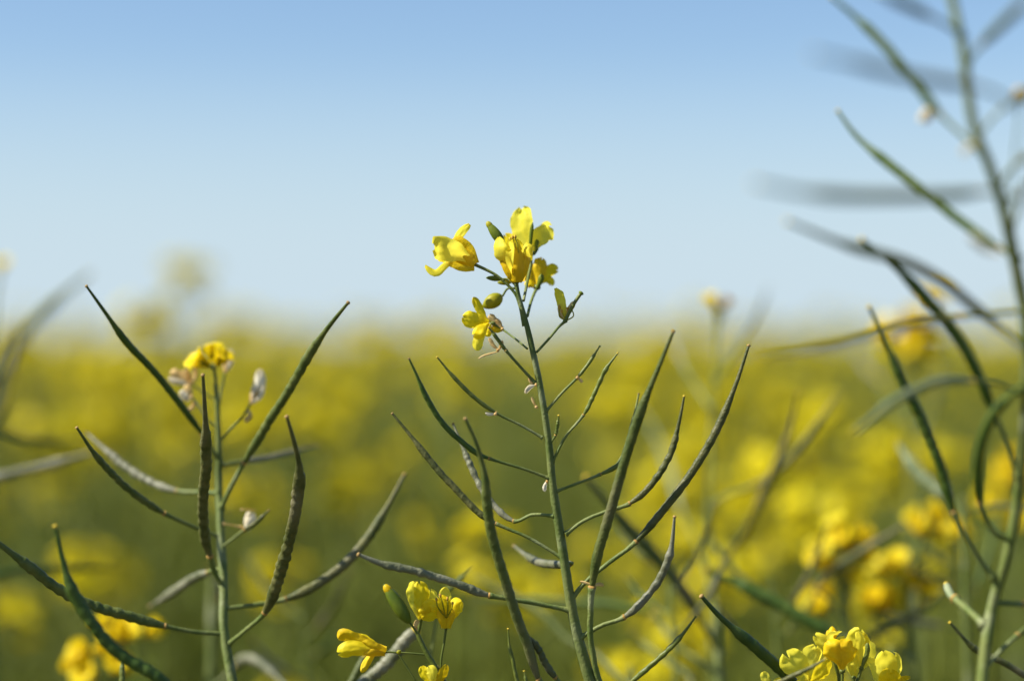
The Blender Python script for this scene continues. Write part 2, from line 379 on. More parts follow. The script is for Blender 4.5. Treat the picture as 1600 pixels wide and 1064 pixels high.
A.pod([(905,1075),(885,1074),(868,1058)],[(868,1058),(852,1036),(840,1012),(822,990)],13,-12,'podG',.14,stig='stigD',pw=6,beak=.12)
A.pod([(863,722),(884,682),(912,648)],[(912,648),(930,612),(946,578),(965,552)],8,-4,'podY',.16,pw=4.2,beak=.16)
A.pod([(853,643),(878,614),(903,589)],[(903,589),(921,566),(937,541)],6.5,2,'podY',.05,pw=4.2,stig='bud')
A.pod([(836,598),(812,572),(790,547)],[(790,547),(776,528),(764,512)],7,-5,'podY',.03,pw=4.5,stig='stigD')
A.pod([(859,697),(863,688),(868,680)],[(868,680),(871,665),(873,649)],6,-4,'podY',.2,pw=3.5)
A.pod([(925,1085),(955,1090),(985,1066)],[(985,1066),(1030,1028),(1062,996),(1087,963)],10,-8,'podY',.12,stig='podY',pw=5)
# withered remains still clinging
A.dry([([(778,547),(770,540),(763,528)],7,'dry'),([(780,549),(768,552),(755,556),(747,561)],3,'dry'),([(779,549),(784,540),(786,532)],6,'dry')],F-.004)
A.dry([([(838,601),(828,606),(821,615)],8,'white'),([(838,600),(830,598),(826,590)],4,'dry')],F+.004)
A.dry([([(838,636),(834,630),(830,620)],5,'dry')],F+.012)
A.dry([([(855,752),(852,760),(852,768)],7,'white')],F+.004)
A.dry([([(774,647),(766,648),(758,646)],6,'white')],F-.003)
A.dry([([(924,915),(936,912),(944,914)],6,'dry'),([(925,913),(915,910),(906,908)],4,'dry')],F-.01)
A.dry([([(902,590),(908,594),(910,598)],5,'dry')],F)
# flower looking left
A.flower((740,412),[
  ([(736,404,2),(719,392,3),(713,376,2),(720,362,0),(733,350,-2)],19,dict(roll=-35,m='petalP',cup=.3,notch=0,blunt=.3)),
  ([(729,402,-3),(715,394,-6),(700,389,-9),(686,387,-10),(674,386,-8)],37,dict(roll=-12,m='petalP',cup=-.35,curl=.6,notch=.02,blunt=.82,claw=.35)),
  ([(728,410,-2),(708,404,-3),(695,412,-3),(680,424,-2),(665,414,-1)],14,dict(roll=35,cup=.6,m='petalP',notch=0)),
  ([(728,408,4),(708,402,6),(694,400,8),(682,396,9)],22,dict(roll=40,cup=.3)),
  ],ped=[(818,510),(812,478),(802,455),(775,430),(741,413)],sepals=[
  ([(741,413,-1),(731,390,-1),(717,379,-1),(706,377,-1)],18,dict(roll=-30,m='petalG',cup=.5,claw=.8)),
  ([(741,414,-3),(724,401,-4),(706,394,-4),(698,391,-4)],27,dict(roll=0,m='petalG',cup=.55,claw=.8)),
  ([(741,415,-2),(724,415,-3),(706,407,-3),(697,401,-3)],17,dict(roll=30,m='petalG',cup=.6,claw=.8)),
  ([(741,412,3),(726,402,4),(706,392,4)],28,dict(roll=0,m='petalG',cup=-.5,claw=.8))],cal=4.5,label='open yellow flower facing left on a long stalk')
# centre flower, closing
A.flower((807,440),[
  ([(804,432,-1),(793,412,-4),(784,398,-6),(779,386,-6),(781,372,-3)],32,dict(roll=-35,cup=.35,m='petalP',notch=0,curl=-.3,blunt=.2,claw=.4)),
  ([(803,425,-4),(799,408,-8),(800,392,-8),(797,378,-3)],17,dict(roll=-35,cup=-.6,m='petalP',notch=0,blunt=.2)),([(806,425,-2),(806,405,-3),(805,388,-3),(806,373,-2)],24,dict(roll=10,cup=.4,m='petal',notch=.04)),
  ([(812,432,-2),(815,408,-3),(821,392,-4),(827,384,-4),(829,400,-6)],16,dict(roll=-20,cup=.5,m='petalP',notch=0)),
  ([(808,432,4),(806,400,6),(806,374,7)],26,dict(roll=0,cup=-.3)),
  ],sepals=[
  ([(806,441,-2),(797,428,-4),(787,406,-4),(781,396,-4)],20,dict(m='petalG',roll=-20,cup=.5,claw=.75)),
  ([(808,441,-4),(808,424,-6),(805,400,-6),(803,384,-5)],25,dict(m='petalG',roll=0,cup=.5,claw=.75)),
  ([(810,441,-3),(817,424,-4),(822,404,-4),(824,394,-3)],19,dict(m='petalG',roll=20,cup=.5,claw=.75)),
  ([(808,441,3),(808,420,4),(808,396,4)],32,dict(m='petalG',roll=0,cup=-.4,claw=.75))],
  stamens=[[(806,420,-3),(806,395,-4),(801,371,-5)],[(808,420,-3),(810,395,-5),(805,370,-5)],[(806,420),(800,395),(797,374)]],cal=5,label='yellow flower at the very tip of the stem, petals half closed')
# back flower with two large petals
z=F+.022
A.flower((830,398),[
  ([(828,395,0),(822,376,1),(816,352,2),(815,338,3),(816,326,6)],41,dict(roll=-30,cup=-.12,m='petalP',notch=.01,claw=.3)),
  ([(832,392,0),(838,378,1),(846,366,2),(854,359,2),(861,354,1)],36,dict(roll=-30,cup=.15,m='petalP',notch=.03,blunt=.75)),
  ([(826,395,2),(812,386,4),(798,378,5),(788,366,6)],22,dict(roll=-20,m='petal')),
  ([(831,398,-3),(826,403,-6),(818,402,-8),(812,396,-9)],16,dict(roll=30,m='petal'))],
  z0=z,ped=[(818,470,-20),(824,440,-8),(829,415),(830,399)],sepals=[
  ([(829,400),(829,378,-2),(832,348,-3)],6,dict(m='bud',claw=.7)),([(833,398),(838,388),(839,374)],8,dict(m='bud',claw=.7)),([(830,399),(820,390),(812,380)],8,{})],label='yellow flower at the back with two broad upright petals')
# right flower, blurred a touch
z=F+.028
A.flower((839,449),[
  ([(837,446,0),(828,430,0),(822,416,0),(818,405,0)],26,dict(roll=10,m='petalG',cup=.4)),
  ([(840,446,-2),(843,430,-2),(844,414,-2),(848,402,0)],22,dict(roll=0,m='petalG',cup=.3)),
  ([(842,446,1),(852,432,1),(860,424,1),(873,422,1)],20,dict(roll=20,m='petal',cup=.5)),
  ([(843,446,3),(852,438,3),(860,440,3),(861,447,3)],12,dict(roll=20,m='petal',cup=.5)),
  ([(835,448,-2),(826,442,-2),(824,449,-2)],14,dict(roll=20,m='petal',cup=.5))],
  z0=z,ped=[(824,494,-24),(829,474,-10),(834,460,-4),(839,450)],sepals=[([(839,450,-3),(844,440,-4),(847,428,-4)],9,dict(m='bud'))],cal=6,pedw=4.5,label='blurred golden flower behind the right side of the tip')
# low left flower hanging open
A.flower((770,505),[
  ([(765,503,0),(756,494,0),(747,478,0),(740,464,0)],14,dict(roll=15,m='petal',notch=0)),
  ([(764,503,-2),(750,502,-3),(736,500,-4),(722,495,-4)],26,dict(roll=-10,m='petal',cup=.3,notch=.05)),
  ([(764,504,-3),(754,512,-5),(746,520,-6),(738,524,-6)],20,dict(roll=15,m='petal',cup=.3)),
  ([(765,505,-2),(755,518,-3),(748,532,-4),(746,548,-4)],17,dict(roll=-10,m='petalP',cup=.5,notch=0)),
  ([(766,506,2),(762,516,2),(757,524,2)],16,dict(roll=10,m='petal',cup=.5))],
  z0=F+.012,ped=[(824,545,-12),(806,530,-6),(786,515),(771,506)],pedw=3.2,stamens=[[(768,505),(764,512),(768,518)],[(768,503),(760,500),(755,506)]],label='ragged yellow flower hanging on the left below the tip')
A.dry([([(785,514),(778,510),(768,500),(764,491)],14,'dry'),([(785,515),(776,514),(768,510)],12,'petalG'),([(784,513),(782,505),(776,497)],9,'dry')],F+.012)
A.bud((788,384),(761,347),17,'bud',z0=F+.004,ped=[(808,446),(800,420),(794,400),(788,383)],tipm='budY')
A.bud((785,436),(759,434),9.5,'bud',z0=F+.008,ped=[(806,446,-4),(796,438),(784,436)])
A.bud((802,438),(777,442),12,'budY',z0=F+.012,ped=[(806,450,-6),(804,444),(801,439)])
A.bud((785,462),(754,480),25,'budY',z0=F+.018,ped=[(808,452,-14),(800,450,-8),(792,452),(785,463)])
# fading flower on the right
A.flower((883,502),[
  ([(882,500),(877,484),(873,468),(866,451)],20,dict(m='petalP',roll=-38,notch=0,cup=.45,blunt=.15)),
  ([(884,500),(886,490),(891,480),(897,470)],10,dict(m='dry',roll=-20,cup=.8)),([(883,500),(879,492),(877,482),(880,474)],11,dict(m='dry',roll=10,cup=.6)),
  ([(882,500),(880,490),(876,484)],8,dict(m='white',cup=.9))],
  ped=[(838,551),(858,529),(872,512),(883,502)],stamens=[[(882,500),(874,494),(874,480)],[(885,501),(896,494),(893,484),(886,482)],[(884,500),(880,492),(878,486)]],
  pistil=([(884,500),(890,487),(899,471),(908,458)],5.5,'bud'),pedw=4,label='fading flower with curled brown stamens and a knobbed pistil')

# ================================================================== left plant
zL=.855
L = Plant('podded plant left of the middle, faded yellow flower head above its pods',
  [(337,600,zL,7),(340,640,zL,8),(342,700,zL,10),(342,760,zL,12),(345,840,zL-.01,13),(349,910,zL-.02,14),(349,975,zL-.03,14.5),(355,1022,zL-.035,15),(366,1080,zL-.04,16)])
zf=.80
L.pod([(345,722),(330,700),(316,678)],[(316,678),(283,633),(242,582),(198,535),(165,489),(135,447)],12.5,-60,'podD',.05,stig='stigD',pw=6,beak=.2)
L.pod([(346,792),(360,762),(382,722)],[(382,722),(418,662),(452,609),(486,550),(513,511),(544,473)],15.5,-62,'pod',.09,stig='stigD',pw=7,beak=.18)
L.pod([(347,914),(336,895),(328,868)],[(328,868),(320,838),(317,790),(321,740),(322,690),(320,640),(317,586)],19,-75,'podB',.12,stig='stigD',pw=8,beak=.24,beakw=.34)
L.pod([(357,1006),(384,984),(413,958)],[(413,958),(428,925),(442,880),(455,832),(464,785),(468,738),(462,700),(448,651)],21,-75,'podB',.14,stig='stigD',pw=7,beak=.2,beakw=.34)
L.pod([(343,838),(310,826),(257,802)],[(257,802),(222,780),(183,748),(150,712),(120,668)],12,-55,'pod',.12,stig='stigD',pw=6,beak=.2)
L.pod([(343,770),(310,769),(278,767)],[(278,767),(245,757),(205,735),(165,703),(135,676)],14,40,'podG',.18,stig='stigD',pw=7,label='pale grey pod pointing left behind a darker one')
L.pod([(349,951),(400,944),(446,936)],[(446,936),(492,915),(540,880),(576,838),(606,790),(632,741)],18,30,'podB',.06,stig='stigD',pw=7)
L.pod([(350,990),(305,987),(258,978)],[(258,978),(200,962),(140,944),(95,922),(50,888),(0,850),(-25,828)],18.5,-50,'pod',.14,stig='stigD',pw=7,beak=.15)
L.pod([(343,728),(362,724),(385,720)],[(385,720),(420,715),(460,705),(498,696)],11,70,'podG',.06,stig='stigD',pw=7)
L.pod([(346,888),(336,890),(325,894)],[(325,894),(300,905),(270,925),(235,947)],17,80,'podG',.10,stig='stigD',pw=6)
L.pod([(345,856),(362,843),(382,828)],[(382,828),(398,818),(420,797)],8,-10,'podB',.03,stig='stigD',pw=4.5)
L.dry([([(383,828),(386,815),(392,800)],20,'white'),([(383,828),(378,824),(372,822)],5,'dry')],zL-.01,hair=[[(384,826),(372,822),(350,818)],[(400,797),(390,796),(378,796)]])
L.dry([([(392,630),(396,612),(402,600),(404,576)],20,'white'),([(392,628),(400,612),(402,604)],16,'dry'),([(386,640),(388,650),(380,656)],10,'dry'),([(390,630),(404,620),(412,600)],9,'white')],zL,ped=[(343,690),(362,668),(378,652),(391,632)])
L.dry([([(300,620),(290,622),(280,612)],18,'white'),([(298,622),(292,608),(286,606)],14,'dry'),([(302,622),(300,634),(292,640)],9,'dry')],zL,ped=[(343,670),(325,655),(312,636),(301,622)])
L.dry([([(298,600),(284,592),(264,583)],18,'dry'),([(298,600),(280,596),(262,592)],12,'white'),([(298,600),(296,588),(290,576)],12,'dry'),([(298,600),(304,586),(302,574)],9,'dry')],zL+.01,ped=[(337,625),(322,616),(308,606),(299,600)])
L.dry([([(352,580),(358,566),(358,545)],12,'white'),([(352,582),(352,568),(349,556)],12,'dry')],zL+.01,ped=[(341,640),(346,610),(352,582)])
L.gflower((330,573),(-1,.55,-.3),42,z0=zL,ped=[(338,610),(336,590),(333,573)],opn=1.0,seed=5,m='petal',w=.9)
L.gflower((336,573),(.6,.8,-.5),40,z0=zL+.005,ped=[(338,612),(337,592),(335,575)],opn=.8,seed=9,m='petal',w=.9)
L.gflower((333,570),(-.1,.9,.4),38,z0=zL+.012,opn=.9,seed=13,m='petal',w=.9)

# curled grey leaf tip low beside the left stem
M1 = Plant('dark green pod plant at the lower left, one long upright pod crossing a bumpy one',
  [(330,1120,.70,14),(332,1135,.70,14),(336,1160,.70,15)],mat_='stem')
M1.pod([(330,1122),(300,1100),(272,1078)],[(272,1078),(238,1052),(208,1035),(172,1008),(136,962),(112,920),(96,868),(86,822)],24,-12,'podD',.06,stig='stigma',pw=8,beak=.2,beakw=.36,z0=.73)
M1.pod([(330,1125),(260,1120),(192,1090)],[(192,1090),(191,1060),(191,1040),(190,1022)],11,10,'podY',.04,stig='stigma',pw=7,z0=.74,label='short green pod tip at the bottom edge')
M2 = Plant('rape plant behind the left stem, single curled drooping pod near the bottom edge',
  [(332,905,1.02,12),(331,960,1.02,15),(331,1010,1.02,16),(330,1070,1.02,17)],mat_='stem')
M2.pod([(331,1075),(350,1060),(368,1040)],[(368,1040),(385,1028),(405,1034),(425,1050),(448,1072)],18,-60,'podG',.08,pw=7,z0=1.0)
M2.pod([(331,985),(338,960),(344,935)],[(344,935),(338,900),(330,880)],8,-10,'podG',.05,pw=5,z0=1.02)

M4 = Plant('strongly blurred near plant at the left edge, wide grey green pod rising right',
  [(-60,560,.56,14),(-62,700,.56,16),(-60,900,.56,18),(-58,1100,.56,20)])
M4.pod([(-60,690),(-40,650),(-15,605)],[(-15,605),(10,565),(45,515),(90,468),(140,428)],21,-10,'pod',.03,pw=8,z0=.56)
M4.pod([(-60,780),(-52,740),(-40,700)],[(-40,700),(-8,640),(14,560),(28,520)],18,-60,'podG',.03,pw=8,z0=.55)
M5 = Plant('blurred plant beyond the left edge, one pale straight pod reaching into view',
  [(-70,560,1.02,10),(-68,700,1.02,12),(-66,850,1.02,14),(-60,1100,1.02,15)])
M5.pod([(-67,770),(-50,760),(-28,752)],[(-28,752),(20,740),(80,726),(145,706)],17,0,'podG',.06,pw=7)
M5.pod([(-66,920),(-50,915),(-30,908)],[(-30,908),(20,892),(80,888),(180,888)],14,80,'podD',.06,pw=7)
M5.pod([(-67,640),(-40,650),(-10,668)],[(-10,668),(40,686),(90,690),(130,688)],14,150,'podD',.06,pw=7)

# ================================================================== low flowering plant between the two
C = Plant('low flowering plant between the two stems, fat bud beside its yellow flowers',
  [(648,978,F,6),(656,998,F,7),(668,1022,F,8),(686,1052,F,9),(704,1085,F,11)], mat_='stemD')
C.flower((657,968),[
  ([(656,966,0),(648,946,0),(644,928,0),(646,908,0)],28,dict(roll=-25,m='petalP',cup=.5,notch=0)),
  ([(656,966,-3),(656,948,-4),(660,930,-4),(655,908,-4)],24,dict(roll=15,m='petal',cup=.4)),
  ([(657,966,2),(668,950,3),(674,936,3),(672,920,3)],22,dict(roll=20,m='petalP',cup=.3)),
  ([(658,966,-2),(664,955,-4),(672,945,-5),(682,950,-6)],20,dict(roll=10,m='petal',cup=.3))],
  ped=[(652,990),(655,980),(657,968)],sepals=[([(656,968,-2),(648,950,-4),(640,938,-4)],9,dict(m='petalP'))],cal=4,pedw=6)
C.flower((697,980),[
  ([(696,976,0),(688,960,0),(676,958,-2),(664,957,-4),(655,958,-5)],30,dict(roll=-10,m='petal',cup=.3)),
  ([(698,976,0),(704,956,0),(712,944,0),(721,938,0)],26,dict(roll=-20,m='petal',cup=.5,notch=0)),
  ([(697,976,-3),(696,958,-5),(690,940,-6),(684,932,-6)],24,dict(roll=-10,m='petal',cup=.4)),
  ([(697,976,3),(698,950,4),(695,930,4),(696,917,4)],20,dict(roll=0,m='petalP',notch=0))],
  ped=[(688,1052),(690,1025),(694,1003),(697,981)],sepals=[([(697,981,-3),(691,966,-5),(688,950,-5)],15,dict(m='petalG',claw=.8)),([(698,981,-3),(703,966,-4),(705,950,-4)],14,dict(m='petalG',claw=.8)),([(697,981,3),(697,960,4)],20,dict(m='petalG',claw=.8))],
  stamens=[[(696,965,-5),(692,945,-7),(688,930,-7)],[(698,965,-5),(700,948,-8),(699,935,-8)],[(698,965,-4),(706,950,-7),(707,942,-7)],[(696,965,-4),(684,948,-7),(682,936,-7)]],pedw=3.5,cal=4)
C.flower((601,1018),[
  ([(597,1016),(575,1008),(555,1000),(540,994),(528,998)],24,dict(roll=-25,m='petalG',cup=.4,notch=.02,blunt=.7)),
  ([(597,1018,-3),(572,1015,-5),(548,1014,-6),(527,1021,-6)],24,dict(roll=-5,m='petal',cup=.4,blunt=.7)),
  ([(597,1020,-1),(582,1022,-2),(572,1035,-2),(564,1050,-2)],13,dict(roll=15,m='petalG',cup=.6,notch=0)),
  ([(597,1016,3),(575,1004,4),(556,994,4)],18,dict(roll=0,m='petal'))],
  ped=[(665,1022),(640,1020),(602,1018)],sepals=[([(602,1019,-3),(585,1010,-5),(566,1003,-5)],14,dict(m='petalG',roll=-20,claw=.8)),([(602,1019,-3),(584,1018,-5),(568,1020,-5)],15,dict(m='petalG',claw=.8)),([(602,1018,3),(584,1014,4),(568,1012,4)],20,dict(m='petalG',claw=.8))],pedw=3,cal=3.5)
C.flower((676,1078),[
  ([(675,1075),(668,1060),(662,1050),(659,1040)],18,dict(roll=-20,m='petal',notch=0)),
  ([(676,1075,-2),(676,1060,-4),(674,1048,-4),(668,1040,-3)],18,dict(m='petalP',cup=.5)),
  ([(677,1075,-2),(688,1060,-3),(694,1048,-3),(698,1038,-3)],16,dict(roll=20,m='petalG')),
  ([(677,1075,2),(680,1055,2),(686,1040,2)],12,dict(m='dry'))],ped=[(704,1088),(690,1086),(676,1079)])
C.bud((641,974),(600,912),23,'bud',z0=F-.01,ped=[(652,990),(648,983),(641,973)],tipm='petalG')
C.bud((620,1020),(627,1016),7,'budY',z0=F-.004,ped=[(650,1064),(636,1042),(622,1020)],pedw=2.5)
C.dry([([(650,984),(648,978),(652,968)],8,'dry')],F-.006)
C.pod([(700,1100),(650,1110),(560,1086)],[(560,1086),(578,1060),(608,1032),(634,1000),(650,984)],24,0,'podG',.1,z0=F+.05,pw=6,beak=.05,beakw=.7)
C.pod([(690,1105),(600,1110),(540,1090)],[(540,1090),(552,1060),(570,1025)],14,20,'pod',.05,z0=F+.05,pw=6,beak=.05,beakw=.7)
C.pod([(672,1030),(684,960),(690,930)],[(690,930),(708,915),(738,886)],9,20,'podY',.05,z0=F+.07,pw=4)
C.pod([(704,1085),(760,1110),(806,1085)],[(806,1085),(803,1040),(796,1010),(794,982)],7,0,'podY',.08,z0=F-.01,pw=4)
C.pod([(704,1090),(780,1120),(826,1078)],[(826,1078),(822,1064),(819,1048)],6,0,'podY',.03,z0=F-.02,pw=4)

# ================================================================== flower head at the bottom right
D = Plant('bright yellow flower head rising into the bottom edge right of the middle',
  [(1312,1052,F+.01,8),(1314,1075,F+.01,10),(1318,1110,F+.01,12)], mat_='stemD')
zd=F+.005
D.flower((1262,1066),[
  ([(1262,1064,0),(1250,1048,-2),(1240,1036,-3),(1226,1020,-3)],44,dict(roll=-12,m='petalP',cup=.25,notch=.22)),
  ([(1264,1064,0),(1268,1046,0),(1270,1030,0),(1276,1008,0)],34,dict(roll=15,m='petalP',cup=.4,notch=.1)),
  ([(1266,1066,-3),(1280,1056,-5),(1290,1044,-5),(1297,1030,-4)],28,dict(roll=20,m='petal',cup=.4)),
  ([(1262,1068,-4),(1254,1072,-8),(1244,1066,-10)],30,dict(roll=0,m='petalP'))],z0=zd,ped=[(1316,1100),(1290,1090),(1263,1067)])
D.flower((1316,1048),[
  ([(1315,1046,-3),(1310,1030,-6),(1300,1014,-7),(1290,1002,-6)],34,dict(roll=-15,m='petalG',cup=.4,notch=.02)),
  ([(1317,1046,-4),(1322,1028,-6),(1326,1010,-7),(1330,1000,-6)],36,dict(roll=12,m='petalG',cup=.3,notch=.02)),
  ([(1314,1046,3),(1300,1020,4),(1284,1004,4),(1272,992,4)],26,dict(roll=-25,m='petalP',cup=.5)),
  ([(1318,1046,3),(1330,1018,4),(1338,998,4),(1345,984,2)],28,dict(roll=10,m='petalP',cup=.4)),
  ([(1316,1046,2),(1306,1010,0),(1300,994,-2),(1314,988,-6)],24,dict(roll=60,m='petalP',cup=.3)),
  ],z0=zd,ped=[(1316,1090),(1316,1070),(1316,1049)],cal=5)
D.flower((1346,1044),[
  ([(1345,1040,0),(1346,1015,-2),(1345,998,-3),(1340,986,-3)],16,dict(roll=10,m='petalP',cup=.5,notch=0)),
  ([(1347,1040,2),(1354,1018,2),(1356,1000,2),(1350,988,2)],14,dict(roll=35,m='petal',cup=.5)),
  ],z0=zd,ped=[(1318,1095),(1336,1070),(1346,1045)],sepals=[([(1346,1044),(1354,1022),(1356,1004)],10,dict(m='podY'))],cal=4)
D.flower((1386,1086),[
  ([(1382,1080,0),(1372,1060,0),(1366,1040,0),(1355,1030,0)],18,dict(roll=-20,m='petalP',cup=.5,notch=.03)),
  ([(1386,1080,-4),(1386,1058,-6),(1384,1036,-7),(1380,1016,-6)],34,dict(roll=-12,m='petalP',cup=.4,notch=.03)),
  ([(1390,1080,-2),(1398,1058,-3),(1402,1040,-4),(1398,1020,-5)],28,dict(roll=25,m='petalP',cup=.5)),
  ([(1388,1082,-5),(1390,1066,-8),(1392,1046,-9)],34,dict(roll=0,m='petal',cup=.3)),
  ([(1390,1084),(1402,1068),(1412,1060),(1423,1058)],10,dict(roll=20,m='petalG'))],z0=zd,ped=[(1318,1110),(1350,1110),(1386,1087)])
D.flower((1205,1080),[
  ([(1204,1076),(1198,1064),(1195,1056),(1192,1049)],14,dict(m='petalP',notch=0)),
  ([(1206,1078),(1214,1066),(1222,1062)],12,dict(m='petal'))],z0=zd,ped=[(1318,1112),(1260,1110),(1206,1081)])
D.flower((1334,1058),[
  ([(1334,1056,6),(1340,1036,8),(1350,1018,9),(1354,1000,9)],34,dict(roll=-30,m='petalP',cup=.3,notch=.05)),
  ([(1332,1056,6),(1326,1034,8),(1318,1012,9),(1322,994,9)],36,dict(roll=-30,m='petalP',cup=.3,notch=.05))],z0=zd,ped=[(1318,1100),(1330,1080),(1334,1059)])
D.bud((1302,998),(1300,978),15,'petalG',z0=zd+.004,ped=[(1314,1070),(1306,1030),(1303,998)])
D.bud((1296,1000),(1293,984),9,'petalG',z0=zd+.006,ped=[(1314,1070),(1302,1030),(1297,1000)])
D.pod([(1318,1108),(1270,1120),(1200,1080)],[(1200,1080),(1230,1060),(1262,1045),(1290,1029)],9,-20,'podB',.05,z0=F-.02,pw=4,beak=.3,beakw=.6)

# ================================================================== tall near plant on the right edge
E = Plant('tall near plant along the right edge, blurred stem reaching past the top with many pods',
  [(1478,-40,.60,14),(1488,0,.60,14.5),(1505,80,.60,15),(1520,190,.605,16),(1548,265,.61,17),(1572,345,.62,18),(1596,460,.64,20),(1606,540,.65,20),(1602,640,.67,16),(1592,760,.69,16),(1576,860,.70,16.5),(1552,940,.71,17),(1541,1000,.71,18),(1534,1070,.71,19)])
E.pod([(1532,238),(1500,208),(1470,180)],[(1470,180),(1432,132),(1388,78),(1342,32),(1298,-5)],19,30,'podD',.05,pw=7)
E.pod([(1596,405),(1585,398),(1562,388)],[(1562,388),(1500,345),(1440,297),(1388,256),(1340,215),(1309,174)],19,45,'podD',.06,pw=8)
E.pod([(1580,165),(1560,148),(1520,135)],[(1520,135),(1460,125),(1400,115),(1340,100),(1270,84)],18,-60,'podB',.03,pw=7,z0=.545)
E.pod([(1590,310),(1565,302),(1535,300)],[(1535,300),(1480,305),(1400,307),(1320,306),(1250,300),(1180,287)],21,-60,'pod',.03,pw=8,z0=.56)
E.pod([(1612,560),(1590,535),(1560,512)],[(1560,512),(1520,478),(1470,438),(1410,408),(1320,382),(1230,346)],20,-30,'pod',.04,pw=8,z0=.62)
E.pod([(1592,742),(1572,690),(1552,645)],[(1552,645),(1530,590),(1498,530),(1450,470),(1400,418),(1346,374)],21,-40,'podD',.06,pw=9)
E.pod([(1552,903),(1522,862),(1490,800)],[(1490,800),(1470,730),(1440,655),(1412,600),(1382,532),(1358,480)],19,-20,'podD',.08,pw=8)
E.pod([(1612,486),(1560,490),(1500,496)],[(1500,496),(1440,504),(1390,515),(1320,536),(1260,548),(1190,560)],14,-50,'podB',.04,pw=8,z0=.64)
E.pod([(1582,845),(1552,830),(1531,785)],[(1531,785),(1529,715),(1548,655),(1580,618),(1625,585)],20,-60,'podD',.05,pw=8)
E.pod([(1602,620),(1560,600),(1520,596)],[(1520,596),(1470,596),(1430,610),(1385,635),(1335,675)],17,-60,'podP',.04,pw=7,label='pale out of focus pod curving down to the left')
E.pod([(1512,100),(1522,84),(1536,68)],[(1536,68),(1562,42),(1590,15),(1620,-15)],18,-70,'pod',.04,pw=7)
E.pod([(1506,60),(1480,40),(1450,25)],[(1450,25),(1410,5),(1370,-15)],18,-70,'pod',.04,pw=7)
E.pod([(1560,290),(1575,270),(1595,252)],[(1595,252),(1620,240),(1660,220)],18,-60,'pod',.04,pw=7)
E.pod([(1580,360),(1590,330),(1600,300)],[(1600,300),(1620,270),(1640,250)],16,-60,'pod',.04,pw=7)
E.pod([(1525,220),(1550,185),(1580,160)],[(1580,160),(1610,140),(1650,120)],13,-40,'podB',.04,pw=6)
E.pod([(1538,976),(1515,955),(1492,935)],[(1492,935),(1485,928),(1478,912)],15,30,'podP',.03,pw=12,beak=.1,beakw=.6)
E.pod([(1550,942),(1580,943),(1600,944)],[(1600,944),(1630,945),(1660,930)],12,0,'podD',.04,pw=9)
E.pod([(1534,1052),(1560,1020),(1590,992)],[(1590,992),(1620,970),(1650,940)],13,20,'pod',.04,pw=7)
E.dry([([(1592,160),(1590,148),(1598,138)],20,'dry'),([(1592,158),(1600,150),(1606,160)],16,'petalG')],.60,ped=[(1575,350),(1590,200),(1592,160)])
E.dry([([(1458,165),(1446,182),(1440,192)],16,'white'),([(1462,170),(1452,182),(1446,192)],10,'dry')],.62)
E.dry([([(1522,226),(1512,234),(1506,244)],14,'white')],.59)
E.dry([([(1560,395),(1545,392),(1530,380),(1515,370)],16,'white')],.58)
G = Plant('dark thin pods at the bottom right corner, crossing beside the near stem',
  [(1660,1010,.76,10),(1664,1060,.76,12),(1668,1120,.76,14)])
G.pod([(1664,1100),(1640,1080),(1612,1062)],[(1612,1062),(1570,1036),(1530,1018),(1505,996),(1484,972)],12,-10,'podB',.05,pw=7,beak=.22,z0=.755)
G.pod([(1662,1060),(1640,1020),(1625,975)],[(1625,975),(1635,940),(1650,900)],12,10,'podB',.05,pw=6,z0=.755)

# deep green pods low right of the middle
H = Plant('plant low right of the middle, one broad deep green pod in near focus',
  [(1262,1120,.80,12),(1264,1140,.80,13),(1266,1180,.80,14)])
H.pod([(1264,1130),(1262,1100),(1250,1078)],[(1250,1078),(1222,1048),(1182,1012),(1150,985),(1122,960),(1096,931)],21,-20,'podD',.06,stig='stigD',pw=8,beak=.3,beakw=.4)
H2 = Plant('blurred plant behind the bottom right flowers, a waxy pod sloping up to the left',
  [(1392,1010,.98,10),(1396,1060,.98,12),(1400,1120,.98,14)])
H2.pod([(1396,1050),(1350,1010),(1305,990)],[(1305,990),(1262,970),(1222,946),(1180,925),(1105,890)],24,20,'podD',.06,stig='stigD',pw=7,z0=.95)

# ================================================================== middle distance, each plant placed where it stands
rq=random.Random(4)
def Q(label, stem, pods=(), flowers=(), mat_='stem', **kw):
    q=Plant(label, stem, mat_=mat_, **kw)
    for p in pods: q.pod(*p[0],**p[1])
    for i,(x,y,a,sz,*mm) in enumerate(flowers):
        q.gflower((x,y),a,sz,ped=[(np.interp(y+sz*1.2,[s[1] for s in stem],[s[0] for s in stem]),y+sz*1.2),(x,y+sz*.4),(x,y)],opn=.85,seed=int(x+y),m=mm[0] if mm else 'petal',spin=i*.7)
        if sz>32: q.gflower((x+rq.uniform(-24,24),y+rq.uniform(-16,20)),(rq.uniform(-1,1),rq.uniform(.2,1),rq.uniform(-.6,.4)),sz*rq.uniform(.8,1.1),ped=[(x,y+sz*1.2),(x,y+sz*.5),(x+2,y+18)],opn=.8,seed=int(x*3+y),m='petal' if i%2 else 'petalP')
    return q
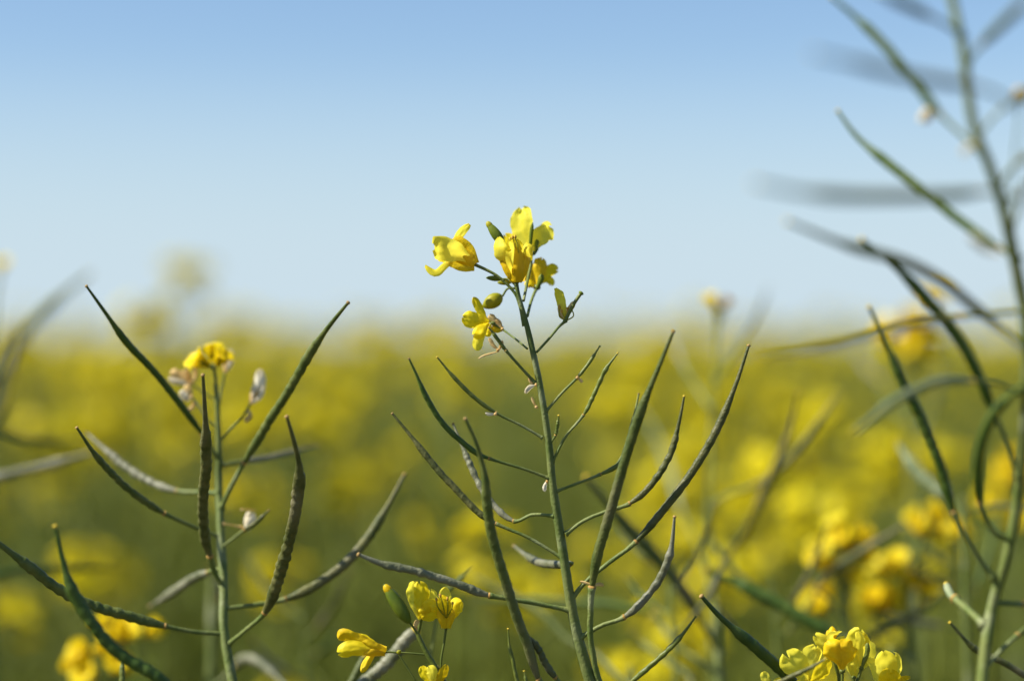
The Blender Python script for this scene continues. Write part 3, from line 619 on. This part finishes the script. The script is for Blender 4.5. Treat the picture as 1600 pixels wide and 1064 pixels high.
Q('blurred thin plant right of the middle, long dark pod rising behind the sharp pods',
  [(1122,500,1.13,4),(1116,620,1.13,5),(1110,720,1.13,7),(1108,850,1.13,8),(1112,960,1.13,9),(1118,1080,1.13,10)],
  [(([(1109,900),(1122,890),(1135,872)],[(1135,872),(1165,830),(1190,775),(1215,722),(1235,668),(1246,612)],12,-90,'podB',.05),dict(z0=1.08,pw=6)),
   (([(1108,790),(1140,772),(1180,758)],[(1180,758),(1215,735),(1245,705),(1275,665),(1312,612)],10,0,'podB',.05),dict(z0=1.06,pw=6)),
   (([(1112,640),(1085,600),(1068,570)],[(1068,570),(1050,530),(1030,490)],10,100,'podG',.05),dict(pw=6)),
   (([(1116,600),(1140,560),(1160,530)],[(1160,530),(1180,500),(1200,450)],9,100,'podG',.05),dict(pw=6))],
  [(1120,478,(-.6,.7,-.4),24),(1130,482,(.5,.8,0),22,'dry'),(1122,490,(.1,.6,.8),20)])
Q('blurred plant with one long dark pod crossing behind the middle stem',
  [(1120,950,1.0,10),(1122,1010,1.0,12),(1126,1080,1.0,14)],
  [(([(1124,1020),(1108,990),(1092,962)],[(1092,962),(1062,915),(1020,866),(975,818),(915,745)],22,-40,'pod',.05),dict(pw=8,z0=1.0)),
   (([(1124,1050),(1060,1010),(1020,960)],[(1020,960),(980,950),(940,942),(740,935)],13,60,'podD',.03),dict(pw=7,z0=1.0)),
   (([(1122,960),(1100,880),(1062,790)],[(1062,790),(1045,730),(1025,680),(1000,640)],14,260,'podP',.05),dict(pw=4,z0=1.05))])
Q('blurred plant behind the middle stem foot, dark pods crossing low',
  [(985,1040,1.0,10),(990,1070,1.0,11),(996,1120,1.0,12)],
  [(([(990,1075),(960,1050),(930,1020)],[(930,1020),(890,1000),(850,960),(800,930),(740,900)],14,60,'pod',.05),dict(pw=7,z0=.98)),
   (([(992,1090),(1060,1080),(1080,1060)],[(1080,1060),(1040,1030),(1000,1000),(985,985)],12,60,'pod',.05),dict(pw=7,z0=.98))])
Q('left plant of the blurred flower group at the right, bright yellow flowers',
  [(1345,812,1.1,7),(1330,860,1.1,8),(1322,920,1.1,9),(1330,1000,1.1,11),(1336,1080,1.1,12)],
  [(([(1322,975),(1290,930),(1275,918)],[(1275,918),(1300,892),(1345,862),(1415,818)],13,-10,'podB',.06),dict(pw=6,z0=1.02))],
  [(1300,880,(-.8,.5,-.3),46),(1318,862,(-.3,.9,-.4),44),(1336,850,(.4,.8,-.2),40),(1286,962,(-.5,.8,-.5),46),(1328,905,(.3,.4,-.8),34),(1312,876,(-.7,-.2,-.7),36)])
Q('right plant of the blurred flower group at the right, flowers on three levels',
  [(1448,800,1.12,7),(1436,850,1.12,8),(1420,920,1.12,9),(1425,1000,1.12,11),(1430,1080,1.12,12)],
  [(([(1426,1030),(1380,1010),(1345,1006)],[(1345,1006),(1380,985),(1430,960),(1485,915)],13,-10,'podB',.06),dict(pw=6,z0=1.03))],
  [(1445,842,(-.5,.8,-.4),42),(1482,838,(.8,.5,-.3),46),(1410,900,(-.4,.8,-.5),46),(1366,962,(-.2,.9,-.5),50),(1378,950,(.5,.6,-.6),42),(1434,930,(.6,.6,-.4),42),(1460,820,(.2,.9,.2),36)])
Q('blurred rape plant at the right, yellow flowers just above the horizon',
  [(1430,505,1.32,7),(1425,580,1.32,9),(1425,700,1.32,10),(1430,850,1.32,11),(1436,1080,1.32,12)],
  [(([(1425,700),(1440,670),(1455,640)],[(1455,640),(1465,600),(1470,540)],10,60,'podB',.05),dict(pw=6)),(([(1425,660),(1400,640),(1380,600)],[(1380,600),(1350,570),(1330,530)],10,60,'podG',.05),dict(pw=6))],
  [(1398,530,(-.7,.7,-.3),42),(1420,520,(.1,.9,-.4),46),(1438,525,(.7,.5,-.3),42),(1458,478,(.3,.9,-.3),40),(1415,545,(-.2,.2,-.9),42),(1440,555,(.5,.3,-.8),40)])
Q('blurred plant at the lower left, yellow flowers glowing under a bumpy pod',
  [(190,995,1.02,7),(182,1030,1.02,8),(178,1080,1.02,10)],(),
  [(196,1005,(.2,.8,-.5),46),(225,995,(.8,.6,-.3),40),(168,990,(-.4,.9,0),38),(142,1030,(-.6,.6,-.5),42),(150,1058,(-.4,.4,-.8),46),(178,1048,(.2,.6,-.7),40)])
Q('thin blurred plant at the right, one pale whitish pod curling up to the left',
  [(1504,775,1.0,5),(1506,850,1.0,7),(1508,950,1.0,8),(1512,1080,1.0,9)],
  [(([(1506,830),(1500,800),(1482,776)],[(1482,776),(1462,762),(1432,735),(1402,692)],22,30,'podP',.04),dict(pw=6)),
   (([(1505,800),(1530,795),(1550,790)],[(1550,790),(1580,792),(1620,800)],8,30,'podP',.04),dict(pw=5))])
Q('single small yellow flower above the horizon at the left edge',
  [(-6,440,1.2,4),(-10,520,1.2,6),(-14,700,1.2,8),(-14,1080,1.2,10)],
  [(([(-12,640),(0,600),(10,580)],[(10,580),(24,540),(30,490)],9,20,'podG',.05),dict(pw=5))],
  [(-2,428,(.3,.9,-.3),30)])
Q('soft yellow blurred flower head on a plant at the right edge below the near pods',
  [(1590,740,1.4,8),(1588,800,1.4,10),(1586,900,1.4,11),(1588,1080,1.4,12)],(),
  [(1575,760,(-.4,.8,-.4),44),(1600,750,(.6,.7,-.4),44),(1560,790,(-.7,.4,-.6),44),(1585,810,(.1,.3,-.9),44),(1578,735,(.1,1,0),40)])

tn=[('thin tangled half blurred stems low right of the middle stem',1042,860,.98,[(-70,-60,11),(60,-80,10),(-50,20,9),(75,-20,10)]),
 ('thin tangled half blurred stems left of the bottom right flower head',1205,900,1.03,[(-80,-70,11),(70,-90,10),(60,-10,10),(-70,10,9)]),
 ('thin tangled half blurred stems between the flower group and the right edge',1500,850,1.08,[(-80,-50,10),(-60,30,11),(50,-90,10),(-90,80,11)]),
 ('thin tangled half blurred stems low between the left and middle plants',470,930,1.12,[(-70,-70,11),(60,-50,11),(50,30,9),(-60,40,10)])]
for lab,x,y,z,pp in tn:
    q=Plant(lab,[(x,y,z,3.5),(x+5,y+60,z,5),(x+9,y+120,z,6),(x+16,y+240,z,8)])
    for k,(dx,dy,wd) in enumerate(pp):
        jy=y+35+k*32; jx=x+3+k*2; ex=x+dx*1.25; ey=y+dy+k*10
        mx,my=jx+(ex-jx)*.32,jy+(ey-jy)*.18
        q.pod([(jx,jy),((jx+mx)/2,(jy+my)/2+1),(mx,my)],[(mx,my),(mx+(ex-mx)*.55,my+(ey-my)*.42),(ex,ey)],wd,(-1)**k*25,('pod','podB','podD','podG')[k],.08,stig='stigD',pw=4)
# ================================================================== the field
def ground():
    mb=MB(); mb.add([(-900,-60,0),(900,-60,0),(900,2500,0),(-900,2500,0)],[(0,1,2,3)])
    o=link('ground',mesh('ground',mb,['soil'],False)); tag(o,None,None,None,'structure')
ground()
rg=random.Random(11)
def fpod_mesh(i):
    r=random.Random(i); mb=MB(); bend=r.uniform(.1,.5)
    pts=[(bend*.3*(t**2)*.06+.0, 0, t*.085) for t in (0,.12,.26,.3,.45,.6,.75,.88,1)]
    rad=[.0008,.0008,.0009,.0017,.0021,.0021,.0018,.0009,.0005]
    sweep(mb,pts,rad,6); return mesh('pod',mb,['fstem'])
FP=[fpod_mesh(i) for i in range(3)]
def petal_q(mb,b,ax,u,l,wd,mi=0):
    s=ax.cross(u); d1=(ax*.9+u*.35).normalized(); d2=(ax*.35+u*.95).normalized()
    p1=b+d1*l*.45; p2=p1+d2*l*.35; p3=p2+(d2-ax*.3).normalized()*l*.25
    V=[b-s*wd*.1,b+s*wd*.1,p1-s*wd*.35,p1+s*wd*.35,p2-s*wd*.5,p2+s*wd*.5,p3-s*wd*.3,p3+s*wd*.3]
    mb.add(V,[(0,1,3,2),(2,3,5,4),(4,5,7,6)],mi)
def cluster_mesh(i,n=12,rich=True):
    r=random.Random(100+i); mb=MB()
    for k in range(n):
        a=k*2.4+r.random(); h=r.uniform(-.03,.012) if k>2 else r.uniform(.0,.015); rr=r.uniform(.012,.022)
        out=Vector((math.cos(a),math.sin(a),0)); b=out*rr+Vector((0,0,h)); ax=(out*r.uniform(.3,1.0)+Vector((0,0,1))).normalized()
        if rich: sweep(mb,[tuple(Vector((0,0,h-.022))),tuple(b*.6+Vector((0,0,h-.012))*.4),tuple(b)],[.0006]*3,4,1)
        u0=ax.orthogonal().normalized()
        for q in range(4):
            u=Quaternion(ax,q*1.57+r.random()*.4)@u0; petal_q(mb,b,ax,u,.0155*r.uniform(.85,1.15),.0125)
    for k in range(6):
        a=r.random()*6.3; c=Vector((math.cos(a)*.006,math.sin(a)*.006,r.uniform(.008,.02))); blob(mb,c,.0022,Vector((0,0,1)),1.8,2,5,4)
    return mesh('flower_cluster',mb,['fpetal','fstem','budY'])
FC=[cluster_mesh(i) for i in range(4)]
def leaf_mesh(i):
    r=random.Random(50+i); mb=MB(); V=[]; n=7
    for k in range(n):
        t=k/(n-1); x=t*.13; z=.06*t-.10*t*t; wd=.022*math.sin(math.pi*min(1,t*.9+.08))**.8+.001
        for u in (-1,-.4,.4,1): V.append((x,u*wd*(1+.15*r.random()),z+.006*abs(u)+.004*r.uniform(-1,1)))
    mb.add(V,[(k*4+j,k*4+j+1,(k+1)*4+j+1,(k+1)*4+j) for k in range(n-1) for j in range(3)])
    return mesh('leaf',mb,['leaf'])
FL=[leaf_mesh(i) for i in range(3)]
def proto(i,fl=True):
    """a branched field plant 1.15 m high: (kind, mesh, matrix) list"""
    r=random.Random(900+i); H=1.15; parts=[]; st=MB()
    c=[(r.uniform(-.01,.01),r.uniform(-.01,.01),0),(r.uniform(-.02,.02),r.uniform(-.02,.02),.5),(r.uniform(-.01,.01),r.uniform(-.01,.01),.85),(0,0,H-.02)]
    cc,_=cr(c,14); sweep(st,cc,[.005-.0036*k/13 for k in range(14)],6)
    tops=[(Vector((0,0,H)),Vector(c[2]),Vector((0,0,1)),.27)]
    for b in range(4):
        a=b*2.3+r.random(); out=Vector((math.cos(a),math.sin(a),0)); z0=.45+.1*b+r.uniform(0,.05); z1=H-r.uniform(.04,.24)
        p0=Vector((0,0,z0)); p3=out*r.uniform(.06,.12)+Vector((0,0,z1)); p1=p0+out*.05+Vector((0,0,.06)); p2=p3-Vector((0,0,.22))-out*.01
        bb,_=cr([tuple(p0),tuple(p1),tuple(p2),tuple(p3)],12); sweep(st,bb,[.003-.0017*k/11 for k in range(12)],5)
        tops.append((p3,p2,(p3-p2).normalized(),r.uniform(.14,.24)))
    parts.append(('stem',mesh('stem',st,['fstem']),Matrix.Identity(4)))
    for n_,(p,q,ax,ln) in enumerate(tops):
        Mx=Matrix.Translation(p)@Vector((0,0,1)).rotation_difference(ax).to_matrix().to_4x4()
        if r.random()<((.95 if n_==0 else .42) if fl else (.15 if n_==0 else .04)): parts.append(('flower_cluster',FC[r.randrange(4)],Mx@Matrix.Rotation(r.random()*6,4,'Z')@Matrix.Scale(r.uniform(.75,1.15),4)))
        for k in range(9):
            t=.14+.86*k/9; b=p-(ax)*(ln*t+.02)
            Mp=Matrix.Translation(b)@Matrix.Rotation(k*2.4+r.random()*.5,4,'Z')@Matrix.Rotation(r.uniform(.6,1.0),4,'Y')@Matrix.Scale((.55+.5*t)*r.uniform(.85,1.1),4)
            parts.append(('pod',FP[r.randrange(3)],Mp))
    for k in range(11):
        z0=.2+.062*k; parts.append(('leaf',FL[r.randrange(3)],Matrix.Translation((0,0,z0))@Matrix.Rotation(k*2.4,4,'Z')@Matrix.Translation((.0,0,0))@Matrix.Rotation(r.uniform(-.5,.1),4,'Y')@Matrix.Scale(1.5-.07*k,4)))
    return parts
PR=[proto(i) for i in range(6)]+[proto(6,False),proto(7,False),proto(8,False)]
def joined(parts,name):
    Vs=[];Fs=[];Ms=[];b=0; names=[]
    mb=MB()
    for kind,me,mx in parts:
        idx=[]
        for m in me.materials:
            if m.name not in names: names.append(m.name)
            idx.append(names.index(m.name))
        vs=[tuple(mx@v.co) for v in me.vertices]; b=len(mb.v); mb.v+=vs
        for p in me.polygons: mb.f.append(tuple(i+b for i in p.vertices)); mb.m.append(idx[p.material_index])
    me=bpy.data.meshes.new(name); me.from_pydata(mb.v,[],mb.f)
    for n in names: me.materials.append(bpy.data.materials[n])
    me.polygons.foreach_set('material_index',mb.m); me.polygons.foreach_set('use_smooth',[True]*len(mb.f)); me.update(); return me
JN=[joined(p,'rapeseed_plant') for p in PR]
GRP='blurred flowering rape plants filling the field behind'
GLAB='out of focus flowering rape plant in the yellow field behind the sharp plants'
def place(i,x,y,h,rot,detailed,label=None,group=GRP):
    s=h/1.15
    if detailed:
        root=bpy.data.objects.new('rapeseed_plant',None); COL.objects.link(root); root.empty_display_size=.02
        for kind,me,mx in PR[i]:
            o=bpy.data.objects.new(kind,me); COL.objects.link(o); o.parent=root; o.matrix_local=mx
    else:
        root=bpy.data.objects.new('rapeseed_plant',JN[i]); COL.objects.link(root)
    root.location=(x,y,0); root.rotation_euler=(rg.uniform(-.04,.04),rg.uniform(-.04,.04),rot); root.scale=(s*rg.uniform(.95,1.08),)*2+(s,)
    tag(root,label or GLAB,'rapeseed plant',None if label else group); return root
# plants whose soft flower heads can be told apart
named=[(345,436,2.3,0,'very blurred pale yellow flower head poking above the horizon over the left plant'),
 (185,510,2.0,1,'blurred yellow head at the horizon near the tip of the leftmost slanting pod'),
 (520,640,2.1,2,'large soft yellow blur between the left plant and the middle plant'),
 (1000,760,1.75,3,'bright yellow blur behind the middle stem among its right pods'),
 (1065,830,1.75,4,'bright yellow blur right of the upright pale pod'),
 (1190,650,1.7,5,'soft yellow blur below the horizon between the pods and the right plant'),
 (1090,1050,1.35,0,'large yellow blur at the bottom edge left of the bright flower head'),
 (1290,660,2.0,2,'orange yellow blur just left of the long dark green pod'),
 (1000,580,2.6,3,'faint yellow haze of flowers behind the big right pod tips'),
 (150,585,2.4,4,'olive yellow blur left of the slanting pod below the horizon'),
 (165,880,1.6,5,'olive yellow blur low between the left pods'),
 (420,900,1.7,0,'yellow blur low behind the bumpy curved pod'),
 (60,790,1.8,2,'dull yellow blur at the left edge under the pale pod'),
 (1130,745,1.6,1,'small yellow blur right of the longest slanting pod')]
named+=[(1235,800,1.5,3,'faint pod stems low right of the middle before the yellow flowers'),(700,850,1.45,5,'faint pod stems low behind the small flowering plant in the middle')]
occ=[]
for px,py,z,i,lab in named:
    p=P(px,py,z); place(i,p.x,p.y,p.z,rg.random()*6.28,True,lab); occ.append((p.x,p.y))
n=0; z=1.75; near=[]
cand=[]
rr=random.Random(5)
while len(cand)<285:
    z=z+.0085*(1 if z<2.4 else 1.35)
    x=rr.uniform(-1,1)*(z*.29+.12); y=z+rr.uniform(-.05,.05)
    if any((x-a)**2+(y-b)**2<(.09)**2 for a,b in occ): 
        continue
    occ.append((x,y)); cand.append((x,y))
for k,(x,y) in enumerate(cand):
    h=min(1.36,max(1.0,rr.gauss(1.205 if y>2.9 else 1.12,.068 if y>2.9 else .05)))
    gap=noise.noise(Vector((x*1.5+3,y*.9,4.2)))+noise.noise(Vector((x*4,y*2,1.2)))*.4-(.35 if x<-.15*y and y<2.7 else 0)
    place(rr.randrange(6) if gap>.02 else rr.randrange(6,9),x,y,h,rr.random()*6.28,y<2.2)
zfar=max(y for x,y in cand)
print('field individual plants to', zfar)
# ---- the rest of the crop as one mass
def mass():
    r=np.random.default_rng(3); r2=random.Random(8)
    tm=[]
    for i in range(6):
        mb=MB(); cm=cluster_mesh(200+i,5,False)
        for k in range(4):
            a=k*1.6+i; off=Vector((math.cos(a)*.07*(k>0),math.sin(a)*.07*(k>0),-.05*k*r2.random()*2)); s=1.25
            pass
            if i>3 and k: pass
            b=len(mb.v)
            if i<4: mb.v+=[tuple(v.co*s+off) for v in cm.vertices]
            for p in (cm.polygons if i<4 else ()): mb.f.append(tuple(j+b for j in p.vertices)); mb.m.append(p.material_index)
            sweep(mb,[tuple(off-Vector((0,0,.02))),(off.x*.4,off.y*.4,-.4),(0,0,-1.1)],[.003,.004,.006],4,1)
            for j in range(5):
                aa=r2.random()*6.3; b0=off+Vector((0,0,-.06-.05*j)); e=b0+Vector((math.cos(aa)*.06,math.sin(aa)*.06,.05)); sweep(mb,[tuple(b0),tuple(e)],[.0025,.0012],3,1)
        for j in range(7):
            a=r2.random()*6.3; u=Vector((math.cos(a),math.sin(a),0)); sd_=Vector((-u.y,u.x,0))*.03; b0=Vector((0,0,-.3-.08*j)); mid=b0+u*.1+Vector((0,0,.03)); e=b0+u*.2-Vector((0,0,.03))
            mb.add([b0,mid-sd_,e,mid+sd_],[(0,1,2,3)],3)
        V=np.array(mb.v); tri=[];mi=[]
        for f,m in zip(mb.f,mb.m):
            for q in range(1,len(f)-1): tri.append((f[0],f[q],f[q+1])); mi.append(m)
        tm.append((V,np.array(tri),np.array(mi)))
    VV=[];FF=[];MI=[];off=0; y=zfar+.05
    def put(x,y):
        nonlocal off
        gap=noise.noise(Vector((x*.8,y*.3,9.2)))+.4*noise.noise(Vector((x*.25+5,y*.1,2.2)))
        V,T,Mi=tm[r.integers(4) if gap>-.05 else 4+r.integers(2)]
        a=r.uniform(0,6.28); s=1+y/60; c,s_=math.cos(a),math.sin(a); h=min(1.3,max(1.02,r.normal(1.17,.05)))
        VV.append(np.stack([(V[:,0]*c-V[:,1]*s_)*s+x,(V[:,0]*s_+V[:,1]*c)*s+y,V[:,2]+h],1));FF.append(T+off);MI.append(Mi);off+=len(V)
    # the crop to either side of the camera's view
    yy=.9
    while yy<60:
        yy+=.012*(1+yy/5); e=yy*.34+.3
        for sg in (-1,1): put(sg*r.uniform(e,e+1.2+yy*.75),yy)
    while y<160:
        y+= .011*(1+ (y/14)**1.0) if y<20 else .035*(y/20)**1.3
        x=r.uniform(-1,1)*(y*.34+.2); gap=noise.noise(Vector((x*.8,y*.3,9.2)))+.4*noise.noise(Vector((x*.25+5,y*.1,2.2)))
        V,T,Mi=tm[r.integers(4) if gap>-.05 else 4+r.integers(2)]
        a=r.uniform(0,6.28); s=1+y/60; c,s_=math.cos(a),math.sin(a)
        h=min(1.36,max(1.02,r.normal(1.205,.06)))
        W=np.stack([(V[:,0]*c-V[:,1]*s_)*s+x,(V[:,0]*s_+V[:,1]*c)*s+y,V[:,2]+h],1)
        VV.append(W);FF.append(T+off);MI.append(Mi);off+=len(V)
    VV=np.concatenate(VV);FF=np.concatenate(FF);MI=np.concatenate(MI)
    me=bpy.data.meshes.new('far_crop'); me.vertices.add(len(VV)); me.vertices.foreach_set('co',VV.ravel())
    me.loops.add(FF.size); me.loops.foreach_set('vertex_index',FF.ravel().astype(np.int32))
    me.polygons.add(len(FF)); me.polygons.foreach_set('loop_start',np.arange(0,FF.size,3,dtype=np.int32)); 
    for m in ('fpetal','fstem','budY','leaf'): me.materials.append(M[m])
    me.polygons.foreach_set('material_index',MI.astype(np.int32)); me.update(calc_edges=True); me.validate()
    o=link('rapeseed_crop',me); tag(o,'yellow flowering rape crop stretching away to the horizon','crop',None,'stuff')
    print('mass faces',len(FF))
mass()
